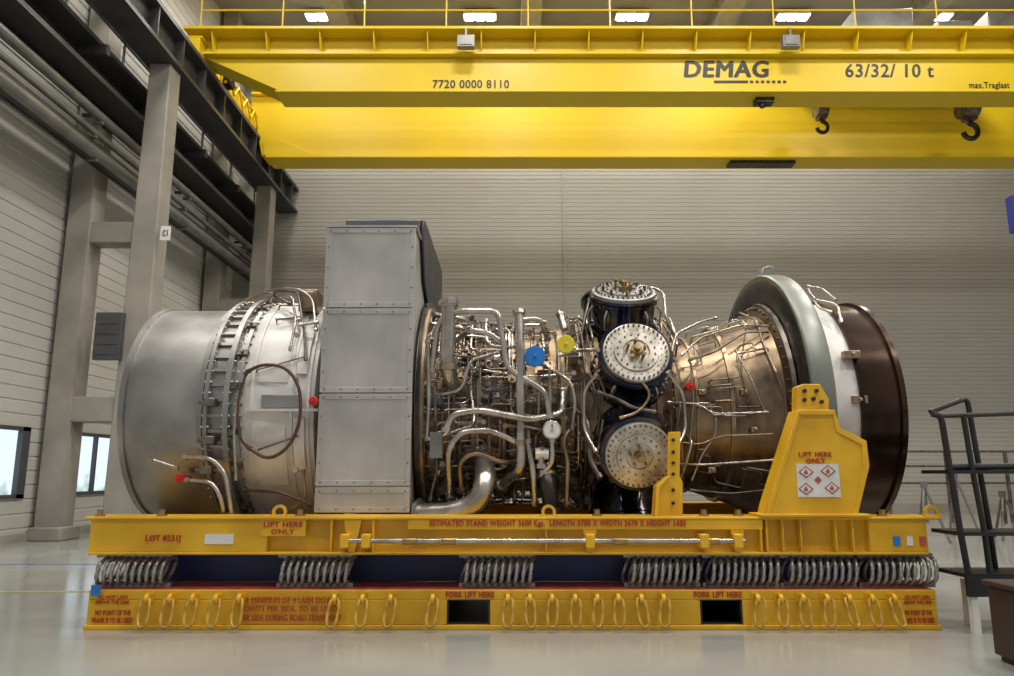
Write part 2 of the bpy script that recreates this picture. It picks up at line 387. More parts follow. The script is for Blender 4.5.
b=MB(); q=P(762,170,10.9); b.box(q.x-.75,q.x+.75,10.8,11.1,ZR-.1,ZR-.03); b.obj('cable_guide','dark',CR)

# ---------------- transport stand ----------------
ST=empty('transport_stand',(0,1.33,0),'yellow steel engine transport stand on wire rope mounts','stand')
XA=-2.80; XB=2.87
b=MB()
fp=[(P(447,600,0).x,P(490,600,0).x),(P(700,600,0).x,P(742,600,0).x)]
zb0,zb1=.03,.19
xs=[XA]+[v for p_ in fp for v in p_]+[XB]
for yy in (0.,2.3):
    for i in range(0,6,2): b.box(xs[i],xs[i+1],yy,yy+.35,zb0,zb1)
    b.box(XA,XB,yy,yy+.35,zb1,.252); b.box(XA-.01,XB+.01,yy-.015,yy+.365,0,.03)
for x in (XA,XB-.35,-1.2,1.0): b.box(x,x+.35,.35,2.3,.0,.245)
b.obj('base_frame','yellow',ST,bevel=.005)
for (x0,x1) in fp:
    bb=MB(); bb.box(x0-.0,x0+.012,.002,2.65,.03,.19); bb.box(x1-.012,x1,.002,2.65,.03,.19); bb.box(x0,x1,.02,2.63,.18,.19); bb.box(x0,x1,.02,2.63,.03,.04); bb.obj('fork_pocket','dark',ST)
MB().box(XA+.02,XB-.02,.012,.345,.25,.258).obj('red_top_plate','redpaint',ST)
MB().box(XA+.02,XB-.02,.42,.56,.25,.47).obj('navy_inner_beam','navy',ST)
MB().box(XA+.02,XB-.02,2.35,2.5,.256,.47).obj('navy_inner_beam','navy',ST)
b=MB(); zt=.73; zb=.48; UXA=-2.83; UXB=2.85
for s,yy in ((1,0.),(-1,2.65)):
    b.box(UXA,UXB,min(yy+s*.05,yy+s*.08),max(yy+s*.05,yy+s*.08),zb,zt)
    b.box(UXA-.04,UXB+.1,min(yy-s*.02,yy+s*.3),max(yy-s*.02,yy+s*.3),zt-.018,zt)
    b.box(UXA,UXB,min(yy-s*.01,yy+s*.3),max(yy-s*.01,yy+s*.3),zb,zb+.018)
b.box(P(408,520,0).x,P(762,520,0).x,-.015,.05,zt-.085,zt-.018)
for x in (UXA,-1.7,1.25,2.6): b.box(x,x+.2,.2,2.5,zb,zt-.1)
b.box(UXA,P(268,520,0).x,-.005,.05,zb+.018,zt-.018)
b.box(P(868,520,0).x,UXB,-.005,.05,zb+.018,zt-.018)
for px in (766,782,800,835,852,330,372,760,545):
    x=P(px,540,0).x; b.box(x,x+.015,-.01,.05,zb+.018,zt-.018)
b.obj('upper_frame','yellow',ST,bevel=.004)
def f(b,px):
    q=P(px,514,.05); b.cyl((q.x,.05,zt),(q.x,.05,zt+.045),.022,6); b.cyl((q.x,.05,zt),(q.x,.05,zt+.012),.035,12)
each((100,162,300,597,704,738,882),f,'deck_bolt','gold',ST)
def f(b,px):
    q=P(px,512,.1); b.lathe([(-.01,.03),(-.01,.05),(.01,.05),(.01,.03),(-.01,.03)],Vector((q.x,.02,zt+.03)),(Vector((0,1,0)),Vector((1,0,0)),Vector((0,0,1))),16); b.box(q.x-.05,q.x+.05,-.01,.05,zt,zt+.012)
each((283,548,925),f,'lifting_eye','yellow',ST)
a=P(340,541,-.06); c=P(745,541,-.06)
MB().cyl((a.x,-.05,a.z),(c.x,-.05,c.z),.016,12).obj('spreader_rod','steel',ST)
def f(b,px):
    q=P(px,541,-.05); b.box(q.x-.03,q.x+.03,-.075,.05,q.z-.045,q.z+.045)
each((345,366,590,704,738),f,'rod_clamp','yellow',ST,.006)
def f(b,px):
    q=P(px,541,-.05); b.cyl((q.x-.05,-.05,q.z),(q.x+.05,-.05,q.z),.024,12)
each((410,449,620,712),f,'rod_collar','gold',ST)
for px in (590,738,352):
    q=P(px,532,-.02); MB().prism([(q.x-.06,zt-.02),(q.x+.06,zt-.02),(q.x+.02,zb+.02),(q.x-.02,zb+.02)],-.012,.05).obj('gusset','yellow',ST)
# isolators : stranded wire-rope coils between two clamp bars
b=MB(); L=.48; n=10; pts=[]
for i in range(n*40+1):
    t=i/40; a=2*math.pi*t; sx=math.sin(a); cx=math.cos(a)
    rx=math.copysign(abs(sx)**.8,sx); rz=math.copysign(abs(cx)**.8,cx)
    pts.append((-L/2+L*t/n+.022*rz+.012*math.sin(2*a), .13+.125*rx, .363+.088*rz))
b.tube(pts,.0125,9,raw=True,lobes=3,twist=.5)
iso=b.obj('wire_rope_isolator','rope',ST,ang=70)
b=MB()
for z in (.256,.452): b.box(-.26,.26,.09,.17,z,z+.028)
for k in range(8): b.cyl((-.22+k*.063,.13,.25),(-.22+k*.063,.13,.294),.012,6); b.cyl((-.22+k*.063,.13,.44),(-.22+k*.063,.13,.48),.012,6)
isb=b.obj('isolator_bar','galv',ST)
cen=[131,314,497,663,742,820,899]
for k,px in enumerate(cen):
    x=P(px,568,.05).x
    if k==0:
        iso.location.x+=x; isb.location.x+=x; x_0=x
    else: dup(iso,(x-x_0,0,0)); dup(isb,(x-x_0,0,0))
    dup(iso,(x-x_0,2.38,0)); dup(isb,(x-x_0,2.38,0))
# lashing rings: welded plate, eye and hanging link
b=MB(); pts=[]
for k in range(20):
    a=2*math.pi*k/20; dx=.033*math.copysign(abs(math.sin(a))**.7,math.sin(a)); dz=.088*math.copysign(abs(math.cos(a))**.75,math.cos(a))
    pts.append((dx-.05*dz,-.05-.03*(1-math.cos(a)),.122+dz))
b.tube(pts,.0105,8,fil=.01,closed=True)
rg=b.obj('lashing_ring','ringyel',ST)
b=MB(); b.lathe([(-.012,.014),(-.012,.034),(.012,.034),(.012,.014),(-.012,.014)],Vector((0.,-.035,.2)),AX,14); b.box(-.028,.028,-.008,0,.175,.232)
rb=b.obj('ring_bracket','yellow',ST)
cen=[148,171,194,217,240,335,363,391,433,508,530,552,575,597,618,641,663,757,780,802,826,848,871,893]
for k,px in enumerate(cen):
    x=P(px,609,-.02).x
    if k==0: rg.location.x+=x; rb.location.x+=x; x_0=x
    else:
        o=dup(rg,(x-x_0,0,0)); o.rotation_euler=(R.uniform(-.08,.02),R.uniform(-.02,.24),R.uniform(-.25,.35)); dup(rb,(x-x_0,0,0))
def PX(l,Y): return [(P(x,y,Y).x,P(x,y,Y).z) for x,y in l]
b=MB()
pts=PX([(765,517),(768,505),(790,437),(798,410),(834,410),(840,428),(866,441),(869,466),(857,517)],-.02)
b.prism(pts,-.02,.005); b.prism(pts,.14,.16)
b.prism(PX([(765,517),(768,505),(798,410),(801,414),(772,508),(771,517)],-.02),-.03,.16)
b.prism(PX([(834,410),(840,428),(866,441),(869,466),(857,517),(852,517),(863,466),(861,445),(836,432),(831,412)],-.02),-.03,.16)
b.prism(PX([(798,410),(834,410),(834,415),(798,415)],-.02),-.035,.17)
b.box(P(758,517,0).x,P(868,517,0).x,-.05,.2,zt,zt+.02)
b.obj('lifting_bracket','yellow',ST,bevel=.004)
b=MB(); l=[(797,411),(797,387),(803,384),(820,384),(829,399),(829,411)]
b.prism(PX(l,.02),.02,.05); b.prism(PX(l,.02),.09,.12)
b.obj('lifting_lug','yellow',ST,bevel=.004)
def f(b,t):
    q=P(t[0],t[1],.02); b.cyl((q.x,.0,q.z),(q.x,.05,q.z),.014,10)
each(((804,391),(816,391),(804,400),(813,399),(821,402)),f,'lug_bolt','dark',ST)
a=P(796,464,-.026); c=P(841,497,-.026)
MB().box(a.x,c.x,-.026,-.021,c.z,a.z).obj('warning_sign','white',ST)
def diamond(b,px,py,s,Y,k=1.):
    q=P(px,py,Y); b.prism([(q.x-s,q.z),(q.x,q.z+s*k),(q.x+s,q.z),(q.x,q.z-s*k)],Y-.002,Y)
sg4=((806,472),(806,489),(828,471),(832,488))
each(sg4,lambda b,t: diamond(b,t[0],t[1],.052,-.027,.8),'sign_red_diamond','redpaint',ST)
diamond(b:=MB(),818,480,.026,-.027,1.); b.obj('sign_red_diamond','redpaint',ST)
each(sg4,lambda b,t: diamond(b,t[0],t[1],.040,-.03,.8),'sign_diamond_centre','white',ST)
def f(b,t):
    q=P(t[0],t[1],-.033); b.box(q.x-.014,q.x+.012,-.034,-.031,q.z-.015,q.z+.004); b.box(q.x-.005,q.x+.005,-.034,-.031,q.z+.004,q.z+.017)
each(sg4,f,'sign_pictogram','redpaint',ST)
textpx('LIFT HERE\nONLY',799,832,452,463,-.024,'ink',ST,thick=.0012)
textpx('LIFT HERE\nONLY',264,302,522,534,-.012,'ink',ST,thick=.0012)
a=P(262,519,-.01); c=P(305,536,-.01)
MB().box(a.x,c.x,-.01,.05,c.z,a.z).obj('text_plate','yellow',ST)
textpx('ESTIMATED STAND WEIGHT 3600 Kgs.  LENGTH 5700 X WIDTH 2670 X HEIGHT 1435',430,686,520,528,-.018,'ink',ST,thick=.0012)
textpx('LOT 0231J',146,180,535,543,-.009,'ink',ST,thick=.0012)
a=P(205,534,-.01); c=P(233,544,-.01); MB().box(a.x,c.x,-.012,-.005,c.z,a.z).obj('data_plate','white',ST)
TY=-.013
textpx('DO NOT LASH\nABOVE THE LINE',96,129,595,604,-.004,'ink',ST)
textpx('NO POINT OF THE\nFRAME IS TO BE USED',93,132,610,623,-.004,'ink',ST)
textpx('A MINIMUM OF 4 LASH DOWN',245,337,597,603,TY,'ink',ST,thick=.001)
textpx('POINTS PER SIDE, TO BE USED',241,337,606,612,TY,'ink',ST,thick=.001)
textpx('PER SIDE DURING ROAD TRANSPORT',241,341,615,621,TY,'ink',ST,thick=.001)
textpx('FORK LIFT HERE',446,494,591.5,597.5,-.005,'ink',ST,thick=.0012)
textpx('FORK LIFT HERE',694,742,591.5,597.5,-.005,'ink',ST,thick=.0012)
textpx('DO NOT LASH\nABOVE THE LINE',903,932,595,604,-.004,'ink',ST)
textpx('NO POINT OF THE\nFRAME IS TO BE USED',903,935,610,623,-.004,'ink',ST)
for px,w,m in ((897,7,'blue'),(910,6,'white'),(923,6,'redpaint')):
    q=P(px,541,-.01); MB().box(q.x-w/300,q.x+w/300,-.011,-.005,q.z-.03,q.z+.03).obj('sticker',m,ST)
q=P(96,588,-.02); MB().box(q.x-.03,q.x+.03,-.025,-.018,q.z-.05,q.z+.02).obj('hanging_tag','blue',ST)
b=MB()
b.prism(PX([(653,516),(655,486),(667,476),(668,432),(680,432),(679,476),(682,482),(682,516)],.12),.1,.13)
b.prism(PX([(653,516),(655,486),(667,476),(668,476),(658,488),(657,516)],.12),.06,.18)
b.obj('engine_prop','yellow',ST,bevel=.004)
def f(b,py):
    q=P(673,py,.1); b.cyl((q.x,.085,q.z),(q.x,.1,q.z),.012,10)
each((440,452,463,474,490,503),f,'prop_bolt','dark',ST)
for x in (-2.0,2.3):
    b=MB(); b.box(x-.06,x+.06,2.3,2.45,zt,1.5); b.box(x-.12,x+.12,2.25,2.5,zt,zt+.03); b.obj('rear_support','yellow',ST)
b=MB()
b.lathe([(-2.2,.99),(-2.2,1.08),(-2.1,1.08),(-2.1,.99),(-2.2,.99)],Vector((0,1.335,1.53)),AX,20,-125,-55); b.obj('cradle','yellow',ST)

# ---------------- engine ----------------
EC=Vector((0,1.335,1.53))
EN=empty('gas_turbine_engine',(0,1.335,.73),'large metal gas turbine engine resting on yellow stand','engine')
def S(x,a,r): a=math.radians(a); return Vector((x,1.335-r*math.cos(a),1.53+r*math.sin(a)))
def rev(prof,name,m,seg=96,**k):
    b=MB(); b.lathe(prof,EC,AX,seg,**{q:v for q,v in k.items() if q in('a0','a1')}); return b.obj(name,m,EN,ang=28)
rev([(-2.88,.0),(-2.88,.84),(-2.94,.86),(-2.94,.925),(-2.90,.925),(-2.90,.905),(-2.32,.905),(-2.32,.8)],'inlet_drum','galv')
rev([(-2.34,.85),(-2.34,.94),(-2.30,.94),(-2.30,.92),(-2.27,.92),(-2.27,.99),(-2.24,.99),(-2.24,.94),(-2.12,.94),(-2.12,1.0),(-2.08,1.0),(-2.08,.95),(-2.03,.95),(-2.03,.98),(-2.0,.98),(-2.0,.85)],'clamp_flange','galv')
rev([(-2.01,.9),(-2.01,.955),(-1.9,.965),(-1.6,.95),(-1.46,.92),(-1.46,.8)],'fan_casing','whitecase')
for x,r in ((-1.92,.972),(-1.62,.962),(-1.5,.945)): rev([(x-.01,.93),(x-.01,r),(x+.01,r),(x+.01,.93),(x-.01,.93)],'casing_rib','whitecase')
def f(b,a):
    c=S(-2.18,a,.955); rot=Matrix.Translation(c)@Matrix.Rotation(-math.radians(a),4,'X')
    b.box(-.08,.08,-.008,.02,-.012,.012,mtx=rot); b.box(-.09,-.07,-.025,.02,-.018,.018,mtx=rot); b.box(.06,.08,-.025,.02,-.018,.018,mtx=rot)
each(range(-75,106,7),f,'clamp_strap','galv',EN)
def f(b,a):
    c=S(-2.03,a,.985); rot=Matrix.Translation(c)@Matrix.Rotation(-math.radians(a),4,'X')
    b.box(-.04,.04,-.015,.02,-.022,.022,mtx=rot); b.cyl(rot@Vector((.0,-.035,0)),rot@Vector((0,-.015,0)),.012,8)
each((-50,-28,-12,8,24,41,58,74,92),f,'flange_bracket','darkpart',EN)
def f(b,t):
    x,a0,a1,w=t
    b.lathe([(x,.95),(x,.972),(x+w,.967),(x+w,.95),(x,.95)],EC,AX,12,a0,a1)
each(((-1.88,10,38,.22),(-1.88,-38,-10,.22),(-1.88,48,76,.22),(-1.6,-30,-6,.08),(-1.6,14,40,.08)),f,'casing_panel','whitecase',EN,.002)
b=MB()
for k in range(72):
    a=k*5
    for x in (-2.255,-2.1,-2.015):
        c=S(x-.03,a,.965 if x>-2.05 else .975); b.cyl(c,c+Vector((.06,0,0)),.009,6)
b.obj('flange_bolts','steel',EN,kind='stuff')
def f(b,t):
    q=P(t[0],t[1],.33); b.box(q.x-.05,q.x+.04,.31,.4,q.z-.03,q.z+.03); b.cyl((q.x-.09,.34,q.z),(q.x-.04,.34,q.z),.015,8)
each(((210,402),(209,440),(207,470)),f,'junction_block','darkpart',EN,.008)
a=P(246,410,.35); c=P(318,410,.35); MB().box(a.x,c.x,.34,.375,a.z-.01,a.z+.01).obj('casing_seam','whitecase',EN)
a=P(262,395,.36); c=P(300,408,.36); MB().box(a.x,c.x,.345,.37,c.z,a.z).obj('casing_plate','galv',EN,bevel=.004)
def f(b,py):
    q=P(296,py,.36); b.cyl((q.x,.34,q.z),(q.x,.38,q.z),.02,10)
each((335,380,425,470),f,'casing_boss','steel',EN)
def f(b,t):
    x,a,l=t; p=[S(x,a,.95),S(x,a,1.0)]+[S(x+l*j/3,a+l*20*j/3,.985) for j in (1,2,3)]+[S(x+l,a+l*20,.93)]
    b.tube(p,.006,8,fil=.03)
each(((-1.9,60,.3),(-1.85,45,.25),(-1.9,15,.35),(-1.86,-20,.3),(-1.9,75,.35),(-1.82,88,.3)),f,'casing_sensor_line','darkpart',EN)
# bleed box
X0,X1,YF_,YR=-1.385,-.715,.32,2.3; Z0,Z1=.735,2.895
b=MB(); b.box(X0,X1,YF_,YR,Z0,Z1); b.obj('bleed_box','plate',EN,bevel=.01)
zs=[Z0,.925,1.606,2.255,Z1]
for z0,z1 in zip(zs,zs[1:]):
    b=MB(); b.box(X0-.008,X1+.008,YF_-.012,YF_-.001,z0+.006,z1-.006)
    w=.04
    b.box(X0-.01,X1+.01,YF_-.016,YF_-.012,z0+.006,z0+.006+w); b.box(X0-.01,X1+.01,YF_-.016,YF_-.012,z1-.006-w,z1-.006)
    b.box(X0-.01,X0-.01+w,YF_-.016,YF_-.012,z0+w,z1-w); b.box(X1+.01-w,X1+.01,YF_-.016,YF_-.012,z0+w,z1-w)
    nn=5
    for k in range(nn+1):
        x=X0+.025+(X1-X0-.05)*k/nn
        for z in (z0+.03,z1-.03): b.cyl((x,YF_-.021,z),(x,YF_-.016,z),.006,8,mi=1)
    nv=max(1,int((z1-z0)/.15))
    for k in range(1,nv):
        z=z0+(z1-z0)*k/nv
        for x in (X0+.013,X1-.013): b.cyl((x,YF_-.021,z),(x,YF_-.016,z),.006,8,mi=1)
    b.obj('access_panel',['plate','darkpart'],EN,bevel=.002)
MB().box(X0-.02,X1+.02,YF_-.02,YR,Z1,Z1+.015).obj('box_top_plate','plate',EN)
core=[(-.7,.5),(-.7,.93),(-.64,.93),(-.63,.76),(-.48,.72),(-.3,.69),(-.28,.75),(-.24,.75),(-.22,.68),(.0,.66),(.02,.71),(.06,.71),(.08,.66),(.3,.67),(.4,.70),(.42,.75),(.46,.75),(.47,.70),(.55,.70),(.6,.6)]
rev(core,'compressor_casing','core')
rev([(-.69,.8),(-.69,.98),(-.66,.98),(-.66,.9)],'compressor_front_flange','dark')
rev([(.53,.5),(.53,.72),(.6,.76),(.7,.78),(.7,.81),(.74,.81),(.74,.78),(1.16,.78),(1.16,.81),(1.2,.81),(1.2,.78),(1.3,.72),(1.34,.6)],'combustor_drum','bronze')
rev([(1.3,.45),(1.3,.62),(1.33,.68),(1.36,.68),(1.37,.62),(1.6,.67),(1.9,.77),(2.14,.86),(2.16,.95),(2.20,.95),(2.20,.8)],'turbine_casing','bronze')
rev([(1.75,.71),(1.75,.745),(1.78,.755),(1.78,.72)],'turbine_casing_band','tan')
rev([(1.5,.6),(1.5,.67),(1.52,.675),(1.52,.6)],'turbine_casing_band','tan')
b=MB()
for k in range(60):
    for x,r in ((2.13,.92),(1.31,.66)):
        c=S(x,k*6,r); b.cyl(c,c+Vector((.05,0,0)),.011,6)
for k in range(54):
    for x,r in ((-.27,.735),(.03,.695),(.43,.735),(.71,.795),(1.17,.795)):
        c=S(x-.02,k*6.667,r); b.cyl(c,c+Vector((.06,0,0)),.009,6)
b.obj('casing_bolts','darkpart',EN,kind='stuff')
b=MB(); b.lathe([(2.25,.94),(2.205,.96),(2.19,1.04),(2.19,1.16),(2.20,1.18),(2.245,1.185),(2.25,.94)],EC,AX,96,-38,218); b.obj('mount_ring_inner_face','dark',EN,ang=40)
b=MB(); b.lathe([(2.20,1.175),(2.20,1.205),(2.21,1.215),(2.355,1.215),(2.37,1.205),(2.37,.98),(2.26,.98),(2.25,1.175),(2.20,1.175)],EC,AX,96,-38,218); b.obj('mount_ring','ringmetal',EN,ang=40)
b=MB(); b.prism([(2.26,2.7),(2.38,2.7),(2.41,2.83),(2.37,2.86),(2.30,2.84)],1.25,1.4); b.obj('ring_lug','ringmetal',EN,bevel=.01)
rev([(2.16,.96),(2.19,.97),(2.19,.9),(2.16,.9)],'ring_inner_flange','darkpart')
rev([(2.3,.8),(2.3,.955),(2.67,.96),(2.67,.9)],'exhaust_inner_casing','whitecase')
rev([(2.65,.9),(2.65,.985),(2.68,.985),(2.68,.945),(2.96,.95),(2.96,.975),(3.0,.975),(3.0,.93),(2.9,.92),(2.9,0)],'exhaust_drum','heat')
def f(b,t):
    q=P(t[0],t[1],.4); b.box(q.x-.06,q.x+.06,.36,.44,q.z-.03,q.z+.03); b.cyl((q.x,.34,q.z),(q.x,.38,q.z),.015,8)
each(((851,355),(858,400)),f,'instrument_pad','tan',EN,.006)
def can(a,X=.965):
    d=Vector((0,-math.cos(math.radians(a)),math.sin(math.radians(a)))); e1=Vector((1,0,0)); e2=d.cross(e1); fr=(d,e1,e2)
    o=S(X,a,0); E=empty('combustor_can',S(X,a,.7),None,None,parent=EN)
    b=MB(); b.lathe([(.6,.24),(.7,.27),(.74,.27),(.74,.305),(.76,.305),(.76,.285),(.78,.285),(.78,.305),(.80,.305),(.80,.262),(1.03,.262),(1.04,.28),(1.06,.28),(1.065,.27),(1.07,.28),(1.09,.28),(1.09,.1)],o,fr,56); b.obj('can_body','candark',E)
    front=abs(a)==20
    rc_=.248 if front else .262
    b=MB(); b.lathe([(1.085,0),(1.085,rc_),(1.12,rc_),(1.125,rc_-.007),(1.125,.17),(1.14,.165),(1.14,.1),(1.125,.095),(1.125,0)],o,fr,48)
    b.obj('can_cover','cream' if front else 'galv',E,label='worn silver round bolted cover' if front else 'dull steel bolted cover')
    b=MB()
    def pt(t,r,k): return o+d*t+(e1*math.cos(k)+e2*math.sin(k))*r
    for k in range(36): q=2*math.pi*k/36; b.cyl(pt(1.12,.228,q),pt(1.142,.228,q),.008,8); b.cyl(pt(.725,.293,q),pt(.815,.293,q),.008,6)
    for k in range(24): q=2*math.pi*(k+.5)/24; b.cyl(pt(1.12,.192,q),pt(1.13,.192,q),.005,8)
    for k in range(16): q=2*math.pi*(k+.5)/16; b.cyl(pt(1.135,.14,q),pt(1.15,.14,q),.007,8)
    if not front:
        for k in range(8): q=2*math.pi*k/8; b.cyl(pt(1.12,.17,q),pt(1.17,.17,q),.012,8)
    b.obj('can_bolts','darkpart',E,kind='stuff')
    b=MB(); b.lathe([(1.12,0),(1.12,.045),(1.17,.04),(1.17,.024),(1.21,.024),(1.21,0)],o,fr,20)
    for k in range(5):
        q=2*math.pi*(k+.3)/5; b.cyl(pt(1.12,.07,q),pt(1.16+.02*(k%3),.07,q),.011,8); b.cyl(pt(1.16+.02*(k%3),.07,q),pt(1.18+.02*(k%3),.07,q),.015,6)
    b.obj('fuel_nozzle','gold',E)
    if a in (20,-20,60):
        for k in (200,235,300,340):
            q=math.radians(k); MB().tube([pt(.86,.25,q),pt(.86,.31,q),pt(.98,.32,q),pt(1.02,.28,q)],.009,8,fil=.03).obj('can_sense_line','steel',E)
for a in (20,60,100,140,-20,-60,-100,180,-140): can(a)
def disc(px,py,Y,r,m,name,n=0):
    q=P(px,py,Y); b=MB(); b.lathe([(0,0),(0,r),(.03,r),(.03,0)],q,(Vector((0,1,0)),Vector((1,0,0)),Vector((0,0,1))),24 if not n else n)
    b.cyl(q+Vector((0,-.015,0)),q,.012,8,mi=0); b.cyl(q+Vector((0,.03,0)),q+Vector((0,.18,0)),r*.6,16); return b.obj(name,m,EN,bevel=.004)
disc(535,356,.38,.085,'blue','blue_cap',8); disc(566,344,.42,.07,'yplug','yellow_cap')
disc(691,386,.4,.035,'red','red_cap'); disc(313,401,.3,.035,'red','red_cap'); disc(179,478,.38,.035,'red','red_cap')
disc(552,430,.28,.07,'steel','gauge_body'); q=P(552,430,.275); b=MB(); b.lathe([(0,0),(0,.058),(.005,.058),(.005,0)],q,(Vector((0,1,0)),Vector((1,0,0)),Vector((0,0,1))),24); b.obj('gauge_dial','white',EN)
MB().box(q.x-.002,q.x+.004,q.y-.006,q.y,q.z-.01,q.z+.045).obj('gauge_needle','inkblack',EN)
def pipe(l,r,m='steel',name='pipe',fil=.07,ends=True):
    pts=[P(*t) for t in l]; b=MB(); b.tube(pts,r,12,fil=fil)
    if ends:
        for A,B in ((pts[0],pts[1]),(pts[-1],pts[-2])):
            d=(B-A).normalized(); b.cyl(A-d*.004,A+d*.03,r*1.45,8)
    return b.obj(name,m,EN)
pipe([(449,302,.40),(447,362,.36),(450,382,.46),(466,392,.65)],.056,'steel','bleed_pipe')
pipe([(449,298,.40),(449,307,.40)],.066,'steel','pipe_cap',ends=False)
pipe([(448,364,.36),(448,370,.36)],.064,'tan','pipe_band',ends=False)
pipe([(432,372,.42),(438,322,.38),(455,311,.38),(498,311,.38),(507,368,.34),(546,392,.34),(550,418,.34)],.022)
pipe([(519,311,.42),(520,350,.34),(521,470,.36),(500,486,.6)],.034,'steel')
pipe([(519,392,.36),(519,398,.36)],.042,'tan','pipe_band',ends=False); pipe([(520,440,.36),(520,446,.36)],.042,'tan','pipe_band',ends=False)
pipe([(519,320,.5),(540,318,.55),(548,340,.7)],.018)
pipe([(445,432,.33),(452,414,.33),(480,410,.31),(530,420,.31),(562,414,.38),(564,390,.6)],.025,'steel')
pipe([(450,500,.5),(448,450,.34),(460,432,.32),(490,430,.32),(512,440,.34),(530,452,.45)],.022,'steel')
pipe([(462,492,.45),(459,462,.34),(474,452,.34),(500,462,.36),(520,462,.5)],.017,'tan')
pipe([(484,455,.7),(486,480,.36),(478,503,.34),(452,514,.36),(418,514,.45)],.078,'steel','bleed_pipe',fil=.16)
pipe([(470,382,.6),(475,425,.38),(430,440,.38)],.013)
pipe([(545,462,.5),(548,485,.36),(552,512,.36)],.062,'dark','drain_hose')
pipe([(546,470,.42),(546,478,.42)],.07,'steel','pipe_band',ends=False)
pipe([(541,448,.4),(541,468,.4)],.03,'steel'); pipe([(536,454,.36),(548,454,.36)],.028,'whitecase')
pipe([(552,438,.3),(553,462,.33),(545,472,.38)],.018,'steel')
pipe([(535,505,.42),(533,470,.36),(527,440,.38)],.022,'steel'); pipe([(566,505,.45),(568,460,.4),(562,440,.4),(575,425,.45)],.018,'tan')
pipe([(247,372,.35),(262,364,.3),(285,366,.28),(300,385,.28),(301,420,.28),(290,447,.28),(268,461,.3),(248,447,.35)],.013,'copper','hose',fil=.12)
pipe([(247,372,.35),(237,400,.33),(240,440,.33),(248,447,.35)],.009,'copper','hose',fil=.1)
pipe([(184,457,.36),(212,458,.3),(226,474,.3),(232,516,.35)],.016,'steel')
pipe([(186,480,.36),(213,482,.3),(222,500,.3),(224,518,.35)],.015,'steel')
pipe([(190,470,.36),(222,470,.33),(229,495,.33)],.012,'darkpart')
pipe([(238,395,.34),(234,430,.33),(236,480,.34)],.010,'steel')
pipe([(150,459,.42),(178,468,.4)],.010,'steel')
pipe([(266,290,.9),(285,288,.8),(302,290,.7),(313,300,.7),(316,330,.5)],.011)
pipe([(268,296,.95),(292,296,.8),(296,320,.55),(290,350,.4)],.010,'steel')
pipe([(270,303,.85),(275,291,.9),(298,292,.7),(304,330,.5),(306,360,.4)],.009,'darkpart')
pipe([(247,300,1.),(268,292,1.),(290,304,.7)],.011,'tan')
pipe([(300,325,.5),(318,322,.5)],.012); pipe([(244,490,.5),(280,492,.4),(312,505,.4)],.011,'copper')
pipe([(303,470,.4),(306,500,.4),(290,510,.5)],.011,'tan')
pipe([(672,352,.55),(676,334,.6),(700,322,.8),(716,318,.9)],.010)
pipe([(682,355,.6),(700,338,.68),(740,325,.72),(768,326,.75)],.008,'steel')
pipe([(690,360,.62),(715,352,.62),(745,332,.68),(768,332,.7)],.007,'darkpart')
pipe([(668,402,.5),(700,404,.58),(712,414,.55),(768,412,.42)],.007)
pipe([(668,440,.5),(700,445,.58),(720,436,.56),(772,434,.45)],.006,'tan')
pipe([(680,464,.5),(700,465,.58),(775,460,.45)],.009)
pipe([(690,490,.6),(730,494,.6),(780,489,.6)],.009,'darkpart')
pipe([(740,313,1.2),(756,320,.8),(764,345,.6),(776,372,.48)],.008,'tan')
pipe([(776,372,.48),(786,400,.44),(788,440,.42),(780,480,.5)],.008,'tan')
pipe([(716,418,.58),(716,436,.58),(703,452,.58),(692,480,.6)],.007,'steel')
pipe([(808,290,.9),(815,300,.7),(838,304,.65),(841,322,.55)],.010,'steel')
pipe([(812,296,.9),(818,308,.7),(832,312,.6)],.009,'steel')
pipe([(808,286,1.1),(822,288,.95),(836,300,.8)],.008,'steel')
pipe([(735,350,.6),(752,380,.48),(765,412,.43)],.006,'steel')
pipe([(690,360,.63),(694,400,.58),(690,440,.58)],.006,'steel'); pipe([(745,335,.66),(740,370,.56),(748,402,.5)],.005,'darkpart')
pipe([(640,286,.9),(655,288,.9),(664,293,.8),(666,320,.7),(680,345,.75)],.011)
pipe([(590,300,.9),(585,318,.8),(580,345,.75)],.014,'darkpart')
pipe([(570,405,.6),(588,420,.3),(590,460,.26),(600,478,.2)],.018,'darkpart')
pipe([(596,375,.2),(584,390,.3),(584,430,.3),(596,452,.2)],.012,'steel')
pipe([(668,372,.15),(684,395,.25),(686,430,.25),(676,450,.15)],.012,'steel')
pipe([(640,380,.22),(652,394,.2),(640,412,.2),(620,418,.2)],.010,'tan')
pipe([(598,392,.3),(620,400,.24),(632,408,.22),(655,412,.25)],.014,'darkpart')
pipe([(556,372,.5),(570,380,.42),(576,400,.4),(572,430,.42)],.013,'steel')
pipe([(560,355,.55),(580,350,.5),(598,350,.3)],.013,'steel')
pipe([(486,320,.6),(486,345,.5),(510,348,.45),(519,345,.4)],.014,'steel')
pipe([(457,340,.55),(468,330,.46),(490,333,.46),(503,345,.5)],.022,'steel'); pipe([(440,395,.46),(462,390,.4),(470,360,.42),(500,352,.5)],.012,'steel')
pipe([(428,340,.42),(429,400,.38),(427,440,.42)],.016,'steel'); pipe([(435,400,.4),(437,470,.38),(430,500,.45)],.012,'darkpart')
def rad(x):
    if x<-.5: return .83
    if x<-.2: return .78
    if x<.5: return .74
    return .86
mats=['steel','tan','darkpart','steel','darkpart','tan','steel','darkpart']
def region(k=.8):
    while True:
        x=R.uniform(-.62,.55); a=R.uniform(-75,85)
        if x>.1 and 8<a<72 and R.random()<k: continue
        return x,a
